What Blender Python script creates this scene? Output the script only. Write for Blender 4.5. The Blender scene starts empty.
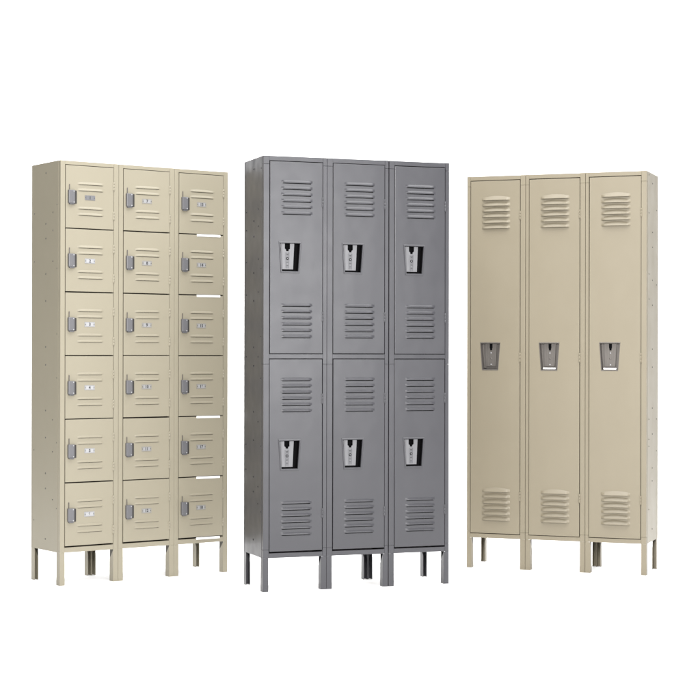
import bpy, bmesh, math, random
from mathutils import Matrix, Vector
random.seed(7)
scene = bpy.context.scene
COL = scene.collection

# ------------------------------------------------------------------ materials
def new_mat(name):
    m = bpy.data.materials.new(name); m.use_nodes = True
    nt = m.node_tree
    return m, nt, nt.nodes['Principled BSDF']

def paint(name, rgb, rough=.42, spec=.5, var=.05, wave=.0, peel=.03):
    """baked enamel on sheet steel: faint colour drift, orange peel, slightly wavy panels"""
    m, nt, b = new_mat(name)
    N, L = nt.nodes.new, nt.links.new
    tc = N('ShaderNodeTexCoord')
    n1 = N('ShaderNodeTexNoise'); n1.inputs['Scale'].default_value = 3.0; n1.inputs['Detail'].default_value = 5
    L(tc.outputs['Object'], n1.inputs['Vector'])
    mix = N('ShaderNodeMix'); mix.data_type = 'RGBA'
    mix.inputs['A'].default_value = (*[c * (1 - var) for c in rgb], 1)
    mix.inputs['B'].default_value = (*[c * (1 + var) for c in rgb], 1)
    L(n1.outputs['Fac'], mix.inputs['Factor']); L(mix.outputs['Result'], b.inputs['Base Color'])
    n2 = N('ShaderNodeTexNoise'); n2.inputs['Scale'].default_value = 9; n2.inputs['Detail'].default_value = 6
    L(tc.outputs['Object'], n2.inputs['Vector'])
    mr = N('ShaderNodeMapRange'); mr.inputs['To Min'].default_value = rough - .07; mr.inputs['To Max'].default_value = rough + .07
    L(n2.outputs['Fac'], mr.inputs['Value']); L(mr.outputs['Result'], b.inputs['Roughness'])
    n3 = N('ShaderNodeTexNoise'); n3.inputs['Scale'].default_value = 420; n3.inputs['Detail'].default_value = 2
    L(tc.outputs['Object'], n3.inputs['Vector'])
    bp = N('ShaderNodeBump'); bp.inputs['Strength'].default_value = peel; bp.inputs['Distance'].default_value = .002
    L(n3.outputs['Fac'], bp.inputs['Height'])
    last = bp
    if wave:
        n4 = N('ShaderNodeTexNoise'); n4.inputs['Scale'].default_value = 6.5; n4.inputs['Detail'].default_value = 1.5
        L(tc.outputs['Object'], n4.inputs['Vector'])
        b2 = N('ShaderNodeBump'); b2.inputs['Strength'].default_value = wave; b2.inputs['Distance'].default_value = .02
        L(n4.outputs['Fac'], b2.inputs['Height']); L(bp.outputs['Normal'], b2.inputs['Normal'])
        last = b2
    L(last.outputs['Normal'], b.inputs['Normal'])
    b.inputs['Specular IOR Level'].default_value = spec
    return m

def metal(name, rgb, rough=.35, var=.15, metallic=1.0):
    m, nt, b = new_mat(name)
    N, L = nt.nodes.new, nt.links.new
    tc = N('ShaderNodeTexCoord'); mp = N('ShaderNodeMapping'); mp.inputs['Scale'].default_value = (260, 260, 14)
    L(tc.outputs['Object'], mp.inputs['Vector'])
    n1 = N('ShaderNodeTexNoise'); n1.inputs['Scale'].default_value = 1; n1.inputs['Detail'].default_value = 4
    L(mp.outputs['Vector'], n1.inputs['Vector'])
    mix = N('ShaderNodeMix'); mix.data_type = 'RGBA'
    mix.inputs['A'].default_value = (*[c * (1 - var) for c in rgb], 1)
    mix.inputs['B'].default_value = (*[min(1, c * (1 + var)) for c in rgb], 1)
    L(n1.outputs['Fac'], mix.inputs['Factor']); L(mix.outputs['Result'], b.inputs['Base Color'])
    mr = N('ShaderNodeMapRange'); mr.inputs['To Min'].default_value = rough - .1; mr.inputs['To Max'].default_value = rough + .1
    L(n1.outputs['Fac'], mr.inputs['Value']); L(mr.outputs['Result'], b.inputs['Roughness'])
    b.inputs['Metallic'].default_value = metallic
    return m

M = {}
M['tan'] = paint('tan_enamel', (.232, .210, .157), .46, wave=.10)
M['tan_side'] = paint('tan_enamel_side', (.232, .210, .157), .46, .5, wave=.10)
M['grey'] = paint('grey_enamel', (.042, .0417, .0475), .31, wave=.10)
M['grey_side'] = paint('grey_enamel_side', (.042, .0417, .0475), .31, .5, var=.10, wave=.30)
M['putty'] = paint('putty_enamel', (.180, .156, .110), .44, wave=.10)
M['putty_side'] = paint('putty_enamel_side', (.180, .156, .110), .44, .5, wave=.12)
M['rivet'] = metal('rivet_steel', (.10, .095, .085), .5, metallic=.4)
M['inside'] = paint('darkened_inside', (.055, .045, .033), .7, .2)  # darkened so that gaps and louver slots read as deep shade
M['steel'] = metal('latch_steel', (.125, .124, .132), .45, .08, .3)
M['black'] = paint('deep_black', (.003, .003, .0035), .8, .05)  # near-black, also stands for the shade inside the grey pull recesses
M['chrome'] = metal('brushed_plate', (.150, .150, .158), .45, .40, .5)
M['cup'] = metal('worn_cup_steel', (.112, .102, .094), .42, .30, .5)
M['white'] = paint('background_white', (.85, .85, .84), .5, .3, var=.02)  # stands for white background glimpsed through gaps
M['plate'] = paint('plate_enamel', (.20, .192, .176), .4, .4, var=.03)
M['card'] = paint('plate_card', (.245, .245, .25), .4, .4, var=.03)
M['pale_card'] = paint('pale_plate_card', (.31, .31, .32), .4, .4, var=.03)
M['dark_plate'] = metal('dark_plate', (.17, .17, .18), .4, .2, .4)
M['pale_bounce'] = metal('bounce_underside', (.68, .68, .68), .6, .05, .0)  # unseen pale finish, added to bounce light under the banks
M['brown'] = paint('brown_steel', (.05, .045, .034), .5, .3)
M['strip'] = metal('dull_strip', (.105, .105, .112), .45, .35, .4)
M['latch_bar'] = paint('dark_latch_bar', (.030, .028, .027), .55, .3)
M['ink'] = paint('ink', (.03, .03, .032), .6, .2)

# ------------------------------------------------------------------ mesh helpers
def add_box(bm, x0, x1, y0, y1, z0, z1, bev=.0008, mi=0, seg=1):
    t = bmesh.new()
    bmesh.ops.create_cube(t, size=1)
    for v in t.verts:
        v.co = Vector((x0 + (v.co.x + .5) * (x1 - x0), y0 + (v.co.y + .5) * (y1 - y0), z0 + (v.co.z + .5) * (z1 - z0)))
    if bev:
        bmesh.ops.bevel(t, geom=t.edges[:], offset=bev, segments=seg, affect='EDGES', profile=.5)
    merge(bm, t, mi)

def merge(bm, t, mi=0):
    vs = [bm.verts.new(v.co) for v in t.verts]
    t.verts.index_update()
    for f in t.faces:
        nf = bm.faces.new([vs[v.index] for v in f.verts]); nf.material_index = mi; nf.smooth = f.smooth
    t.free()

def add_prism(bm, pts, y0, y1, mi=0, bev=.0):
    """outline pts (x, z) extruded from y0 (front) to y1"""
    t = bmesh.new()
    a = [t.verts.new((x, y0, z)) for x, z in pts]; b = [t.verts.new((x, y1, z)) for x, z in pts]
    n = len(pts)
    t.faces.new(a); t.faces.new(b[::-1])
    for i in range(n):
        t.faces.new((a[i], b[i], b[(i + 1) % n], a[(i + 1) % n]))
    bmesh.ops.recalc_face_normals(t, faces=t.faces[:])
    if bev:
        bmesh.ops.bevel(t, geom=t.edges[:], offset=bev, segments=2, affect='EDGES', profile=.5)
    merge(bm, t, mi)

def add_disc(bm, c, r, h, axis, mi=0, n=10, dome=.5):
    """low domed button; axis 'x-', 'x+' or 'y-' is the way it faces"""
    t = bmesh.new()
    rings = []
    for k, (rr, hh) in enumerate(((r, 0), (r * .85, h * .7), (r * .45, h))):
        ring = []
        for i in range(n):
            a = 2 * math.pi * i / n
            u, w = rr * math.cos(a), rr * math.sin(a)
            if axis == 'y-': p = (c[0] + u, c[1] - hh, c[2] + w)
            elif axis == 'x-': p = (c[0] - hh, c[1] + u, c[2] + w)
            else: p = (c[0] + hh, c[1] + u, c[2] + w)
            ring.append(t.verts.new(p))
        rings.append(ring)
    for a, b in zip(rings, rings[1:]):
        for i in range(n):
            f = t.faces.new((a[i], a[(i + 1) % n], b[(i + 1) % n], b[i])); f.smooth = True
    t.faces.new(rings[-1])
    bmesh.ops.recalc_face_normals(t, faces=t.faces[:])
    merge(bm, t, mi)

def add_cyl_z(bm, x, y, z0, z1, r, n=12, mi=0):
    t = bmesh.new()
    a = [t.verts.new((x + r * math.cos(2 * math.pi * i / n), y + r * math.sin(2 * math.pi * i / n), z0)) for i in range(n)]
    b = [t.verts.new((v.co.x, v.co.y, z1)) for v in a]
    for i in range(n):
        f = t.faces.new((a[i], a[(i + 1) % n], b[(i + 1) % n], b[i])); f.smooth = True
    t.faces.new(a[::-1]); t.faces.new(b)
    merge(bm, t, mi)

def sheet_with_holes(bm, x0, x1, z0, z1, y, holes, mi=0):
    xs = sorted({x0, x1, *[h[0] for h in holes], *[h[1] for h in holes]})
    zs = sorted({z0, z1, *[h[2] for h in holes], *[h[3] for h in holes]})
    V = {}
    def v(i, k):
        if (i, k) not in V: V[i, k] = bm.verts.new((xs[i], y, zs[k]))
        return V[i, k]
    for i in range(len(xs) - 1):
        for k in range(len(zs) - 1):
            cx, cz = (xs[i] + xs[i + 1]) / 2, (zs[k] + zs[k + 1]) / 2
            if any(h[0] < cx < h[1] and h[2] < cz < h[3] for h in holes): continue
            f = bm.faces.new((v(i, k), v(i + 1, k), v(i + 1, k + 1), v(i, k + 1))); f.material_index = mi

def add_louver(bm, xa, xb, zl, y, hood, out, arch, lin=0, mi=0):
    """pressed hood: rises out of the sheet, its lip stands off at zl, tapering at both ends"""
    nx, nz = 22, 6
    P = []
    for i in range(nx + 1):
        s = i / nx
        d = min(s, 1 - s) * (xb - xa)
        e = min(1, d / .016); e = e * e * (3 - 2 * e)
        col = []
        top = hood * (1 - arch + arch * math.sin(math.pi * s)) 
        for k in range(nz + 1):
            t = k / nz
            pr = (1 - lin) * math.sin(t * math.pi / 2) ** 1.25 + lin * t
            col.append(bm.verts.new((xa + s * (xb - xa), y - .0004 - out * e * pr, zl + top * (1 - t))))
        # rolled lip going back a little
        col.append(bm.verts.new((xa + s * (xb - xa), y - .0004 - out * e * .80, zl - .0012)))
        P.append(col)
    for i in range(nx):
        for k in range(nz + 1):
            f = bm.faces.new((P[i][k], P[i][k + 1], P[i + 1][k + 1], P[i + 1][k])); f.smooth = True; f.material_index = mi

def text_into(bm, s, size, cx, cz, y, mi):
    cu = bpy.data.curves.new('digits', 'FONT'); cu.body = s; cu.size = size
    cu.align_x = 'CENTER'; cu.align_y = 'CENTER'; cu.offset = size * .035
    o = bpy.data.objects.new('digits', cu); COL.objects.link(o)
    bpy.context.view_layer.update()
    me = bpy.data.meshes.new_from_object(o.evaluated_get(bpy.context.evaluated_depsgraph_get()))
    t = bmesh.new(); t.from_mesh(me)
    for v in t.verts: v.co = Vector((cx + v.co.x, y, cz + v.co.y))
    merge(bm, t, mi)
    bpy.data.objects.remove(o); bpy.data.curves.remove(cu); bpy.data.meshes.remove(me)

def obj(name, bm, mats, parent=None, loc=(0, 0, 0)):
    me = bpy.data.meshes.new(name)
    bm.normal_update(); bm.to_mesh(me); bm.free()
    for m in (mats if isinstance(mats, (list, tuple)) else [mats]): me.materials.append(m)
    o = bpy.data.objects.new(name, me); COL.objects.link(o)
    o.location = loc
    if parent: o.parent = parent
    return o

def copy_tree(o, parent, loc):
    c = o.copy(); COL.objects.link(c); c.parent = parent
    c.location = (loc[0] + random.uniform(-.0005, .0005), loc[1] + random.uniform(-.0006, .0004), loc[2] + random.uniform(-.0006, .0006))
    c.rotation_euler = (random.uniform(-.0008, .0008), random.uniform(-.0010, .0010), random.uniform(-.003, .003))
    for ch in list(o.children):
        d = ch.copy(); COL.objects.link(d); d.parent = c
    return c

# ------------------------------------------------------------------ locker carcass shared by the three banks
U = .3048; W = 3 * U; H = 1.8288; LEG = .1524; T = H + LEG

def bank(name, label, loc, yaw, D):
    t = bpy.data.objects.new(name, None); COL.objects.link(t)
    c, s = math.cos(yaw), math.sin(yaw)
    lx, ly = W / 2, D / 2
    t.location = (loc[0] + c * lx - s * ly, loc[1] + s * lx + c * ly, 0)
    t.rotation_euler = (0, 0, yaw)
    t.empty_display_size = .2
    t['label'] = label; t['category'] = 'locker'
    return t

def carcass(root, D, paint_m, side_m, d0, d1, dtop, dbot, seam_gap, bars, rivets_l, rivets_r, back_skip, seam_z, shelves, rivet_m, gusset_m):
    O = (-W / 2, -D / 2, 0)                     # parts are drawn from the front left corner
    zb = LEG
    # three bolted front frames, one to a column
    for k in range(3):
        bm = bmesh.new()
        a = k * U + (seam_gap[k - 1] / 2 if k else 0)
        b = (k + 1) * U - (seam_gap[k] / 2 if k < 2 else 0)
        xl, xr = k * U + d0 - .0028, k * U + d1 + .0028
        cuts = [zb] + sorted(seam_z) + [T]
        for z0, z1 in zip(cuts, cuts[1:]):
            e0 = .0004 if z0 != zb else 0; e1 = .0004 if z1 != T else 0
            add_box(bm, a, xl, 0, .022, z0 + e0, z1 - e1, .0007)
            add_box(bm, xr, b, 0, .022, z0 + e0, z1 - e1, .0007)
        add_box(bm, xl + .0002, xr - .0002, .0006, .022, dtop + .003, T - .0004, .0007)
        add_box(bm, xl + .0002, xr - .0002, .0006, .022, zb + .0004, dbot - .003, .0007)
        for z0, z1 in bars:
            add_box(bm, xl + .0002, xr - .0002, .0006, .022, z0, z1, .0007)
        obj('front_frame', bm, paint_m, root, O)
    for side in (0, 1):
        bm = bmesh.new()
        x0, x1 = (0, .0012) if side == 0 else (W - .0012, W)
        add_box(bm, x0, x1, .0222, D, zb, T, .0004)
        xo = x0 if side == 0 else x1
        sg = -1 if side == 0 else 1
        # folded edge strip towards the front, pressed seam lines
        add_box(bm, min(xo, xo + sg * .0009), max(xo, xo + sg * .0009), .0224, .040, zb + .001, T - .001, .0003)
        add_box(bm, min(xo, xo + sg * .0007), max(xo, xo + sg * .0007), D - .012, D - .0005, zb + .001, T - .001, .0003)
        for yy, zz, r in (rivets_l if side == 0 else rivets_r):
            add_disc(bm, (xo + sg * .0003, yy, zz), r, .0022, 'x-' if side == 0 else 'x+', 1)
        obj('side_panel', bm, [side_m, rivet_m], root, O)
    bm = bmesh.new(); add_box(bm, .0014, W - .0014, D - .0014, D - .0002, zb + .001, T - .001, .0003)
    obj('back_panel', bm, [paint_m], root, O)
    bm = bmesh.new(); add_box(bm, .0014, W - .0014, .0224, D - .0016, T - .0014, T - .0002, .0003)
    obj('top_panel', bm, [paint_m], root, O)
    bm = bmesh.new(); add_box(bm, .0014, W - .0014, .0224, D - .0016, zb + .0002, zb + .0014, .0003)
    obj('bottom_panel', bm, [M['pale_bounce']], root, O)  # underside made pale to lift the shadow on the floor
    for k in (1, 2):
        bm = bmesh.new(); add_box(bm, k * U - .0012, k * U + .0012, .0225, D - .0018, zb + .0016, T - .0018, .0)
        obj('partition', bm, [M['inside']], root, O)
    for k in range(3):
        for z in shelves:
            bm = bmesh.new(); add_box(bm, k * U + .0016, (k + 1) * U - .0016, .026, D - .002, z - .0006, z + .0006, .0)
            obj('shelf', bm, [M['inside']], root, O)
    # legs: folded angle channels, two to a column front and back
    def leg(xa, xb, ya, yb, inner, back=False):
        bm = bmesh.new(); th = .0016; zt = zb - .0002
        yf0, yf1 = (yb - th, yb) if back else (ya, ya + th)            # face flange
        add_box(bm, xa, xb, yf0, yf1, 0, zt, .0005)
        xo = xa if inner > 0 else xb - th                              # outer flange
        y0, y1 = (ya, yb - th - .0001) if back else (ya + th + .0001, yb)
        add_box(bm, xo, xo + th, y0, y1, 0, zt, .0005)
        xi = xb - th if inner > 0 else xa                              # inner return, cut away on the slope at its top
        near, far = (y1, y0) if back else (y0, y1)
        t_ = bmesh.new()
        pts = [(near, 0), (far, 0), (far, zt - .046), (near, zt - .004)]
        a = [t_.verts.new((xi, y, z)) for y, z in pts]; b = [t_.verts.new((xi + th, y, z)) for y, z in pts]
        t_.faces.new(a); t_.faces.new(b[::-1])
        for q in range(4): t_.faces.new((a[q], b[q], b[(q + 1) % 4], a[(q + 1) % 4]))
        bmesh.ops.recalc_face_normals(t_, faces=t_.faces[:])
        merge(bm, t_)
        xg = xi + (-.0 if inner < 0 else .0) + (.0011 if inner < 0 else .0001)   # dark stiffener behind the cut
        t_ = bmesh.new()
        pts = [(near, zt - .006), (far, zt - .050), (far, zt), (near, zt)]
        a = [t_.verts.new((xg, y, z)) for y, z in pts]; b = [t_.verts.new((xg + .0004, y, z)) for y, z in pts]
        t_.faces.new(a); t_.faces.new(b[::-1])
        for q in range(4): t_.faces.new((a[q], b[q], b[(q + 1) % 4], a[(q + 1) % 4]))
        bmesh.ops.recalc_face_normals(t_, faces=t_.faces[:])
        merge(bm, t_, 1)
        if not back: add_box(bm, xa + .003, xb - .003, ya - .0005, ya + .001, .010, .0112, .0002)   # pressed foot crease
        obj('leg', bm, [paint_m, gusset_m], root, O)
    LW, LD = .0255, .036
    for k in range(3):
        ga = (seam_gap[k - 1] / 2 if k else 0); gb = (seam_gap[k] / 2 if k < 2 else 0)
        leg(k * U + ga, k * U + ga + LW, .0003, LD, 1)
        leg((k + 1) * U - gb - LW, (k + 1) * U - gb, .0003, LD, -1)
        if not (k in back_skip): leg(k * U + ga, k * U + ga + LW * .8, D - LD, D - .0003, 1, True)
        if not (k + 1 in back_skip): leg((k + 1) * U - gb - LW * .8, (k + 1) * U - gb, D - LD, D - .0003, -1, True)
    return O

def door_mesh(w, h, louvers, pull=None, YF=-.0022, hood=.017, out=.0052, arch=.25, slot=.0075, below=.002, lin=0):
    """pan door drawn from its lower left corner; louvers = (xa, xb, z of lip)"""
    bm = bmesh.new()
    holes = [(xa + .007, xb - .007, zl - below, zl + slot) for xa, xb, zl in louvers]
    if pull:
        (b0, zq0), (b1, _), (t1, zq1), (t0, _) = pull
        holes.append((t0, t1, zq0, zq1))
    r = .0012
    sheet_with_holes(bm, r, w - r, r, h - r, YF, holes)
    # rolled edge and returned flange
    ring = [[(r, YF, r), (w - r, YF, r), (w - r, YF, h - r), (r, YF, h - r)],
            [(.0003, YF + .0004, .0003), (w - .0003, YF + .0004, .0003), (w - .0003, YF + .0004, h - .0003), (.0003, YF + .0004, h - .0003)],
            [(0, YF + r, 0), (w, YF + r, 0), (w, YF + r, h), (0, YF + r, h)],
            [(0, YF + .016, 0), (w, YF + .016, 0), (w, YF + .016, h), (0, YF + .016, h)],
            [(.012, YF + .016, .012), (w - .012, YF + .016, .012), (w - .012, YF + .016, h - .012), (.012, YF + .016, h - .012)]]
    R = [[bm.verts.new(p) for p in q] for q in ring]
    for a, b in zip(R, R[1:]):
        for i in range(4):
            bm.faces.new((a[i], b[i], b[(i + 1) % 4], a[(i + 1) % 4]))
    if pull:                                      # the hole for the pull narrows downwards
        for tri in (((t0, zq0), (b0, zq0), (t0, zq1)), ((b1, zq0), (t1, zq0), (t1, zq1))):
            bm.faces.new([bm.verts.new((x, YF, z)) for x, z in tri])
    for xa, xb, zl in louvers:
        add_louver(bm, xa, xb, zl, YF, hood, out, arch, lin)
    # dark inside liner, so nothing shows through the slots
    return bm

def trap(x0t, x1t, x0b, x1b, zt, zb_): return [(x0b, zb_), (x1b, zb_), (x1t, zt), (x0t, zt)]

def hinge_bm(x, z0, z1, y=-.0022):
    bm = bmesh.new()
    n = 3; g = .0003
    for i in range(n):
        a = z0 + (z1 - z0) * i / n; b = z0 + (z1 - z0) * (i + 1) / n
        add_cyl_z(bm, x, y - .0006, a + g, b - g, .0036)
    add_box(bm, x - .007, x - .001, y - .0012, y + .0006, z0 + .002, z1 - .002, .0004)
    return bm

# ================================================================== box locker bank, eighteen small doors
D = .3038
rt = bank('box_locker', 'tan steel box locker bank with eighteen small numbered doors in six rows', (-1.3471, 8.1068), .6255, D)
PITCH = .297; TOPZ = 1.9600
def riv(ys, zs, r=.0036): return [(y, z, r) for y in ys for z in zs]
def zy(y, top, bot): return T - (y - top) / (bot - top) * H
cent = [(.152, zy(y, 162.7, 550.3), .0042) for y in (173, 224, 238.6, 274, 301, 347, 365, 410.6, 437.7, 473.4, 488.6, 539)]
side1 = cent + [(.078, zy(y, 161, 552), .0034) for y in (212, 230, 261, 420, 452, 500)] + \
        [(.275, zy(y, 165, 548), .0030) for y in (214, 262, 450, 520)] + [(.034, zy(y, 160, 553), .0030) for y in (204, 268, 334, 378, 443, 509)]
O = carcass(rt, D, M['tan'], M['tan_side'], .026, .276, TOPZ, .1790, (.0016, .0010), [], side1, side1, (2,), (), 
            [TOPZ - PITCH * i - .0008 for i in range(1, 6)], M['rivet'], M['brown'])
DH = PITCH - .0052
louv = [(.059, .198, DH - q) for q in (.086, .115, .201, .230)]
proto = obj('door', door_mesh(.250, DH, louv, hood=.0110, out=.0030, arch=.15, slot=.005, below=.0030), [M['tan']], rt)
def box_latch(parent):
    bm = bmesh.new()
    zt = DH - .116; zb_ = DH - .178
    add_box(bm, .0095, .0405, -.0175, -.0024, zb_, zt, .0022, 0, 2)         # steel hasp cover
    add_box(bm, .0410, .0515, -.0130, -.0024, zb_ - .001, zt - .002, .0016, 1, 2)  # darker bar along the right of the cover
    add_box(bm, .0150, .0380, -.0150, -.0024, zb_ - .0055, zb_ - .0004, .0015, 0, 2)
    add_disc(bm, (.0345, -.0174, zt - .006), .0030, .0018, 'y-', 2)
    add_disc(bm, (.0345, -.0174, zb_ + .005), .0030, .0018, 'y-', 2)
    obj('latch', bm, [M['steel'], M['latch_bar'], M['pale_card']], parent)
    bm = bmesh.new()
    add_box(bm, .0160, .0192, -.0070, -.0024, zt - .002, zt + .028, .001, 0, 2)
    obj('latch_lever', bm, [M['cup']], parent)
box_latch(proto)
for z0, z1 in ((DH - .108, DH - .066), (DH - .248, DH - .206)):
    obj('hinge', hinge_bm(.2513, z0, z1), [M['tan']], proto)
doors = []
for k in range(3):
    for r in range(6):
        loc = (O[0] + k * U + .026, O[1], TOPZ - PITCH * r - DH)
        if k == 0 and r == 0: proto.location = loc; d = proto
        else: d = copy_tree(proto, rt, loc)
        doors.append((k, r, d))
for k, r, d in doors:                            # number plates come last: each carries its own number
    bm = bmesh.new()
    cx, cz = .125, DH - .148
    add_box(bm, cx - .027, cx + .027, -.0036, -.0024, cz - .0115, cz + .0115, .0005)
    add_box(bm, cx - .0185, cx + .0185, -.0041, -.0036, cz - .0080, cz + .0080, .0, 1)
    add_disc(bm, (cx - .0225, -.0036, cz), .0019, .0008, 'y-', 2)
    add_disc(bm, (cx + .0225, -.0036, cz), .0019, .0008, 'y-', 2)
    text_into(bm, str(k * 6 + r + 1),   .0190, cx, cz, -.0044, 2)
    if k == 0 and r == 0: mm = [M['dark_plate'], M['dark_plate'], M['ink']]
    elif k == 0: mm = [M['card'], M['pale_card'], M['ink']]
    else: mm = [M['plate'], M['card'], M['ink']]
    n = obj('number_plate', bm, mm, d)
    if k == 0 and r == 0: n['label'] = 'dark metal number plate on the top left door'
for r in (1, 2, 4, 5, 6):                        # added white bars standing in for background seen through the right hand gaps
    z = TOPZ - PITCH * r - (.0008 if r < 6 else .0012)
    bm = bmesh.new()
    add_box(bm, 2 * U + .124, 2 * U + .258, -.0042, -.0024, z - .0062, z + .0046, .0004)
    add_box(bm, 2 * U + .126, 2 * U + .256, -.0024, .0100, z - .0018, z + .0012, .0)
    e = obj('slit_stand_in', bm, [M['white']], rt, O)
    e['label'] = 'white slit under a right column door, standing in for background seen through'

# ================================================================== recessed pulls for the two other banks
def add_cup(bm, outer, inner, y0, depth, rim, mi_rim, mi_wall, mi_back):
    """flanged recess: a rim standing rim proud of the sheet, walls going back depth"""
    def ring(pts, y): return [bm.verts.new((x, y, z)) for x, z in pts]
    o0 = ring(outer, y0 + .0005); o1 = ring([(x, z) for x, z in outer], y0 - rim * .6)
    cxm = sum(p[0] for p in outer) / 4; czm = sum(p[1] for p in outer) / 4
    def lerp(a, b, t): return [(p[0] + (q[0] - p[0]) * t, p[1] + (q[1] - p[1]) * t) for p, q in zip(a, b)]
    o2 = ring(lerp(outer, inner, .25), y0 - rim); i0 = ring(lerp(outer, inner, .8), y0 - rim)
    i1 = ring(inner, y0 - rim * .4); i2 = ring(inner, y0 + .004); i3 = ring(lerp(inner, [(cxm, czm)] * 4, .05), y0 + depth)
    seq = [(o0, o1, mi_rim), (o1, o2, mi_rim), (o2, i0, mi_rim), (i0, i1, mi_rim), (i1, i2, mi_rim), (i2, i3, mi_wall)]
    for a, b, m_ in seq:
        for i in range(4):
            f = bm.faces.new((a[i], a[(i + 1) % 4], b[(i + 1) % 4], b[i])); f.material_index = m_
    f = bm.faces.new(i3); f.material_index = mi_back

def latch_plate_pts(x0t, x1t, x0b, x1b, zt, zb_, cx, sw, sh, nw, nh):
    """tapered plate with a stepped keyhole notch cut from its top edge"""
    return [(x0b, zb_), (x1b, zb_), (x1t, zt), (cx + sw, zt), (cx + sw, zt - sh), (cx + nw, zt - sh - .004), (cx + nw, zt - sh - nh),
            (cx - nw, zt - sh - nh), (cx - nw, zt - sh - .004), (cx - sw, zt - sh), (cx - sw, zt), (x0t, zt)]

# ================================================================== grey two tier bank
D = .3053
rg = bank('double_tier_locker', 'dark grey steel locker bank with two tiers of three louvred doors, the middle one', (-.3930, 7.9055), .3476, D)
gside = [(.152, zy(y, 158.5, 555.5), .0046) for y in (169, 221, 236.5, 273, 301, 347.5, 366, 412, 440.5, 477, 492, 540)] + \
        [(.080, zy(y, 157, 557), .0036) for y in (209, 226, 259, 292, 357, 422, 487, 504)] + \
        [(.270, zy(y, 160.5, 553.5), .0036) for y in (212, 230, 262, 295, 357, 445, 470)] + \
        [(.034, zy(y, 155, 558), .0032) for y in (167, 201, 268, 336, 378, 446, 512)]
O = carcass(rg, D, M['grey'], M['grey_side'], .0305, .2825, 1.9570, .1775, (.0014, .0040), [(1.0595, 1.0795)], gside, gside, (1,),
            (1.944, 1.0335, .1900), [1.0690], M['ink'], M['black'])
GH = .8745; GW = .2520
lo = [(.053, .203, GH - .0955 - .0283 * i) for i in range(6)] + [(.052, .202, .0750 + .0285 * i) for i in range(6)]
ZT = GH - .3640; ZB = GH - .5070
proto = obj('door', door_mesh(GW, GH, lo, trap(.0440, .1460, .0540, .1365, ZT - .003, ZB + .003), hood=.0120, out=.0036, arch=.12, slot=.006, below=.0046), [M['grey']], rg)
bm = bmesh.new()
outer = trap(.0405, .1495, .0510, .1395, ZT, ZB); inner = trap(.0475, .1425, .0570, .1335, ZT - .008, ZB + .008)
add_cup(bm, outer, inner, -.0022, .024, .0034, 0, 1, 1)
obj('pull_cup', bm, [M['grey'], M['black']], proto)  # walls and back blackened in place of the recess's own shade
bm = bmesh.new()
add_prism(bm, latch_plate_pts(.0520, .1165, .0570, .1110, ZT - .0095, ZB + .0165, .0840, .0125, .0230, .0062, .0110), .0022, .0040)
zc = ZB + .066
add_prism(bm, trap(.0735, .0945, .0750, .0925, zc + .0285, ZB + .022), .0014, .0024, 3, .0003)   # duller centre strip
add_disc(bm, (.0840, .0014, zc), .0066, .0016, 'y-', 1); add_disc(bm, (.0840, .0001, zc), .0036, .0012, 'y-', 0)
for dz in (.024, -.026):
    add_disc(bm, (.0840, .0014, zc + dz), .0032, .0010, 'y-', 0)
for zq, wq in ((.0205, .0055), (.0170, .0040), (-.0185, .0050), (-.0330, .0045)):      # stamped marks round the lock hole
    add_box(bm, .0840 - wq, .0840 + wq, .0010, .0020, zc + zq - .0006, zc + zq + .0006, .0, 1)
add_prism(bm, trap(.0545, .0580, .0593, .0620, ZT - .013, ZB + .020), .0006, .0026, 2)   # folded left edge
add_box(bm, .0585, .1090, .0036, .0090, ZB + .0090, ZB + .0150, .0004, 1)
# bright return on the left side of the plate
add_box(bm, .0500, .0516, .0024, .0200, ZB + .020, ZT - .012, .0003, 0)
obj('latch_plate', bm, [M['chrome'], M['black'], M['steel'], M['strip']], proto)
for z0, z1 in ((GH - .205, GH - .157), (GH - .729, GH - .683)):
    obj('hinge', hinge_bm(GW + .0014, z0, z1), [M['grey']], proto)
first = True
for k in range(3):
    for zt in (1.9570, 1.0565):
        loc = (O[0] + k * U + .0305, O[1], zt - GH - .0004)
        if first: proto.location = loc; first = False
        else: copy_tree(proto, rg, loc)

# ================================================================== putty single tier bank, three tall doors
D = .2990
rp = bank('single_tier_locker', 'beige steel locker bank with three full height doors beside the grey one', (.5937, 8.8491), -.3561, D)
pside = [(.150, zy(y, 174, 542.5), .0042) for y in (184, 233, 248, 281, 306, 350, 368, 409, 435, 469, 482, 530)] + \
        [(.060, zy(y, 173, 543.5), .0036) for y in (176, 214, 275, 300, 420, 440, 447, 510)] + [(.262, zy(y, 175, 541), .0034) for y in (210, 285, 420, 452)]
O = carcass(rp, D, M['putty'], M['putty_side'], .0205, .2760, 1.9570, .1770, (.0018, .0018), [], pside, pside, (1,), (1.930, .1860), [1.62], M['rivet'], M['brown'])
PH = 1.9570 - .1770 - .001; PW = .2555
zl0 = 1.858 - .1775
lo = [(.0585, .2055, zl0 - .0285 * i) for i in range(6)] + [(.0600, .2060, .244 - .1775 + .0287 * i) for i in range(6)]
ZT = 1.141 - .1775; ZB = 1.000 - .1775
proto = obj('door', door_mesh(PW, PH, lo, trap(.0518, .1533, .0615, .1425, ZT - .0025, ZB + .0025), hood=.0220, out=.0135, arch=.38, slot=.008, below=.0016, lin=1), [M['putty']], rp)
bm = bmesh.new()
outer = trap(.0500, .1550, .0600, .1440, ZT, ZB); inner = trap(.0535, .1515, .0630, .1410, ZT - .005, ZB + .005)
add_cup(bm, outer, inner, -.0022, .026, .0016, 0, 0, 0)
obj('pull_cup', bm, [M['cup']], proto)
bm = bmesh.new()
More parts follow.
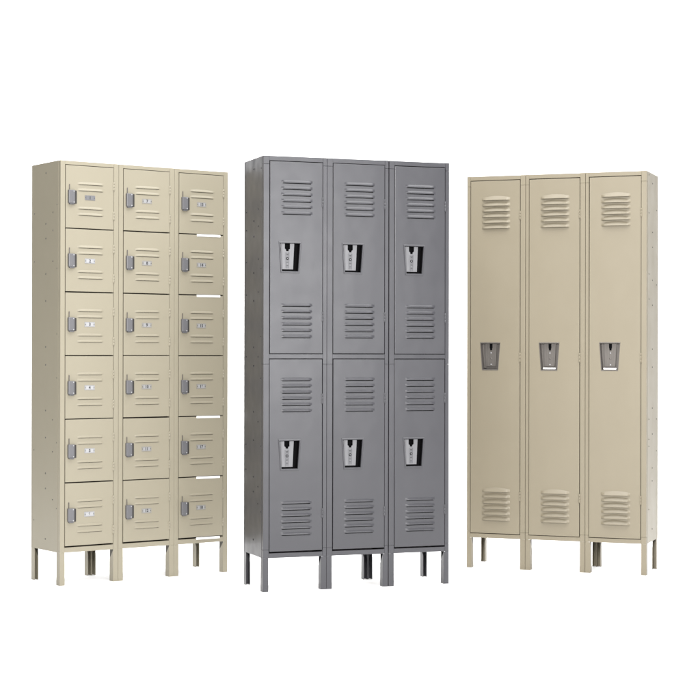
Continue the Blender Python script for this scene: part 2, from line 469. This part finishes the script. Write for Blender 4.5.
add_prism(bm, latch_plate_pts(.0720, .1330, .0760, .1270, ZT - .006, ZB + .020, .1030, .0075, .0220, .0055, .0120), .0120, .0140)
add_prism(bm, trap(.093, .113, .0945, .1115, ZT - .0065, ZT - .042), .0142, .0150, 1)
for dz in (.088, .030):
    add_disc(bm, (.1030, .0120, ZB + dz), .0036, .0016, 'y-', 2)
add_disc(bm, (.1030, .0120, ZB + .060), .0050, .0016, 'y-', 0)
obj('latch_plate', bm, [M['cup'], M['black'], M['pale_card']], proto)
for z0, z1 in ((1.756, 1.800), (1.041, 1.090), (.344, .390)):
    obj('hinge', hinge_bm(PW + .0014, z0 - .1775, z1 - .1775), [M['putty']], proto)
for k in range(3):
    loc = (O[0] + k * U + .0205, O[1], .1775)
    if k == 0: proto.location = loc; d = proto
    else: d = copy_tree(proto, rp, loc)
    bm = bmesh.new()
    if k: add_prism(bm, trap(.0710, .1350, .0715, .1345, ZB + .0150, ZB + .0075), -.0030, .0080)  # added white bar, stands for background showing through the cup
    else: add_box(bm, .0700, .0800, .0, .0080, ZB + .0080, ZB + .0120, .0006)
    d['_cup_mark'] = 1
    obj('cup_mark', bm, [M['white'] if k else M['black']], d)
for o in bpy.data.objects:
    if '_cup_mark' in o: del o['_cup_mark']

# ================================================================== white studio sweep
def sweep():
    bm = bmesh.new()
    prof = [(-4, 0), (12.0, 0)]
    for i in range(1, 17):
        a = math.pi / 2 * i / 16
        prof.append((12.0 + 2.0 * math.sin(a), 2.0 - 2.0 * math.cos(a)))
    prof.append((14.0, 7.0))
    rows = [[bm.verts.new((x, y, z)) for y, z in prof] for x in (-5, 9)]
    for i in range(len(prof) - 1):
        f = bm.faces.new((rows[0][i], rows[1][i], rows[1][i + 1], rows[0][i + 1])); f.smooth = True
    return bm
M['sweep'] = paint('white_paper_sweep', (.90, .90, .90), .8, .1, var=.005, peel=.0)
fl = obj('floor', sweep(), [M['sweep']]); fl['kind'] = 'structure'

# ------------------------------------------------------------------ light
w = bpy.data.worlds.new('World'); scene.world = w; w.use_nodes = True
bg = w.node_tree.nodes['Background']; bg.inputs['Color'].default_value = (1, 1, 1, 1); bg.inputs['Strength'].default_value = .26
def area(name, loc, target, sx, sy, power, col=(1, 1, 1)):
    l = bpy.data.lights.new(name, 'AREA'); l.shape = 'RECTANGLE'; l.size = sx; l.size_y = sy; l.energy = power; l.color = col
    o = bpy.data.objects.new(name, l); COL.objects.link(o); o.location = loc
    o.rotation_euler = (Vector(target) - Vector(loc)).to_track_quat('-Z', 'Y').to_euler()
    return o
area('overhead_softbox', (.7, 6.6, 5.4), (.1, 8.6, 0), 6, 4, 420)
area('key_softbox', (.0, 1.0, 2.5), (-.2, 8.4, 1.0), 1.8, 1.8, 450, (1, .985, .96))
area('side_fill', (3.2, 3.2, 1.7), (0, 8.2, 1.0), 1.0, 2.4, 85)  # added unseen panel, placed to reflect in the left grey doors
area('floor_fill', (0, 11.2, 5.5), (0, 11.6, .4), 9, 2.0, 620)  # added unseen light that whitens the floor behind the banks

# ------------------------------------------------------------------ camera
cam = bpy.data.cameras.new('camera'); co = bpy.data.objects.new('camera', cam); COL.objects.link(co)
cam.sensor_width = 36; cam.lens = 36 * 1743.5 / 700; cam.clip_end = 200; cam.clip_start = .05
co.matrix_world = Matrix.Translation((0, 0, 1.0766)) @ Matrix.Rotation(math.pi / 2 + .0028, 4, 'X') @ Matrix.Rotation(.0017, 4, 'Z')
scene.camera = co
vs = scene.view_settings
vs.view_transform = 'Standard'; vs.look = 'None'; vs.exposure = .3; vs.gamma = 1
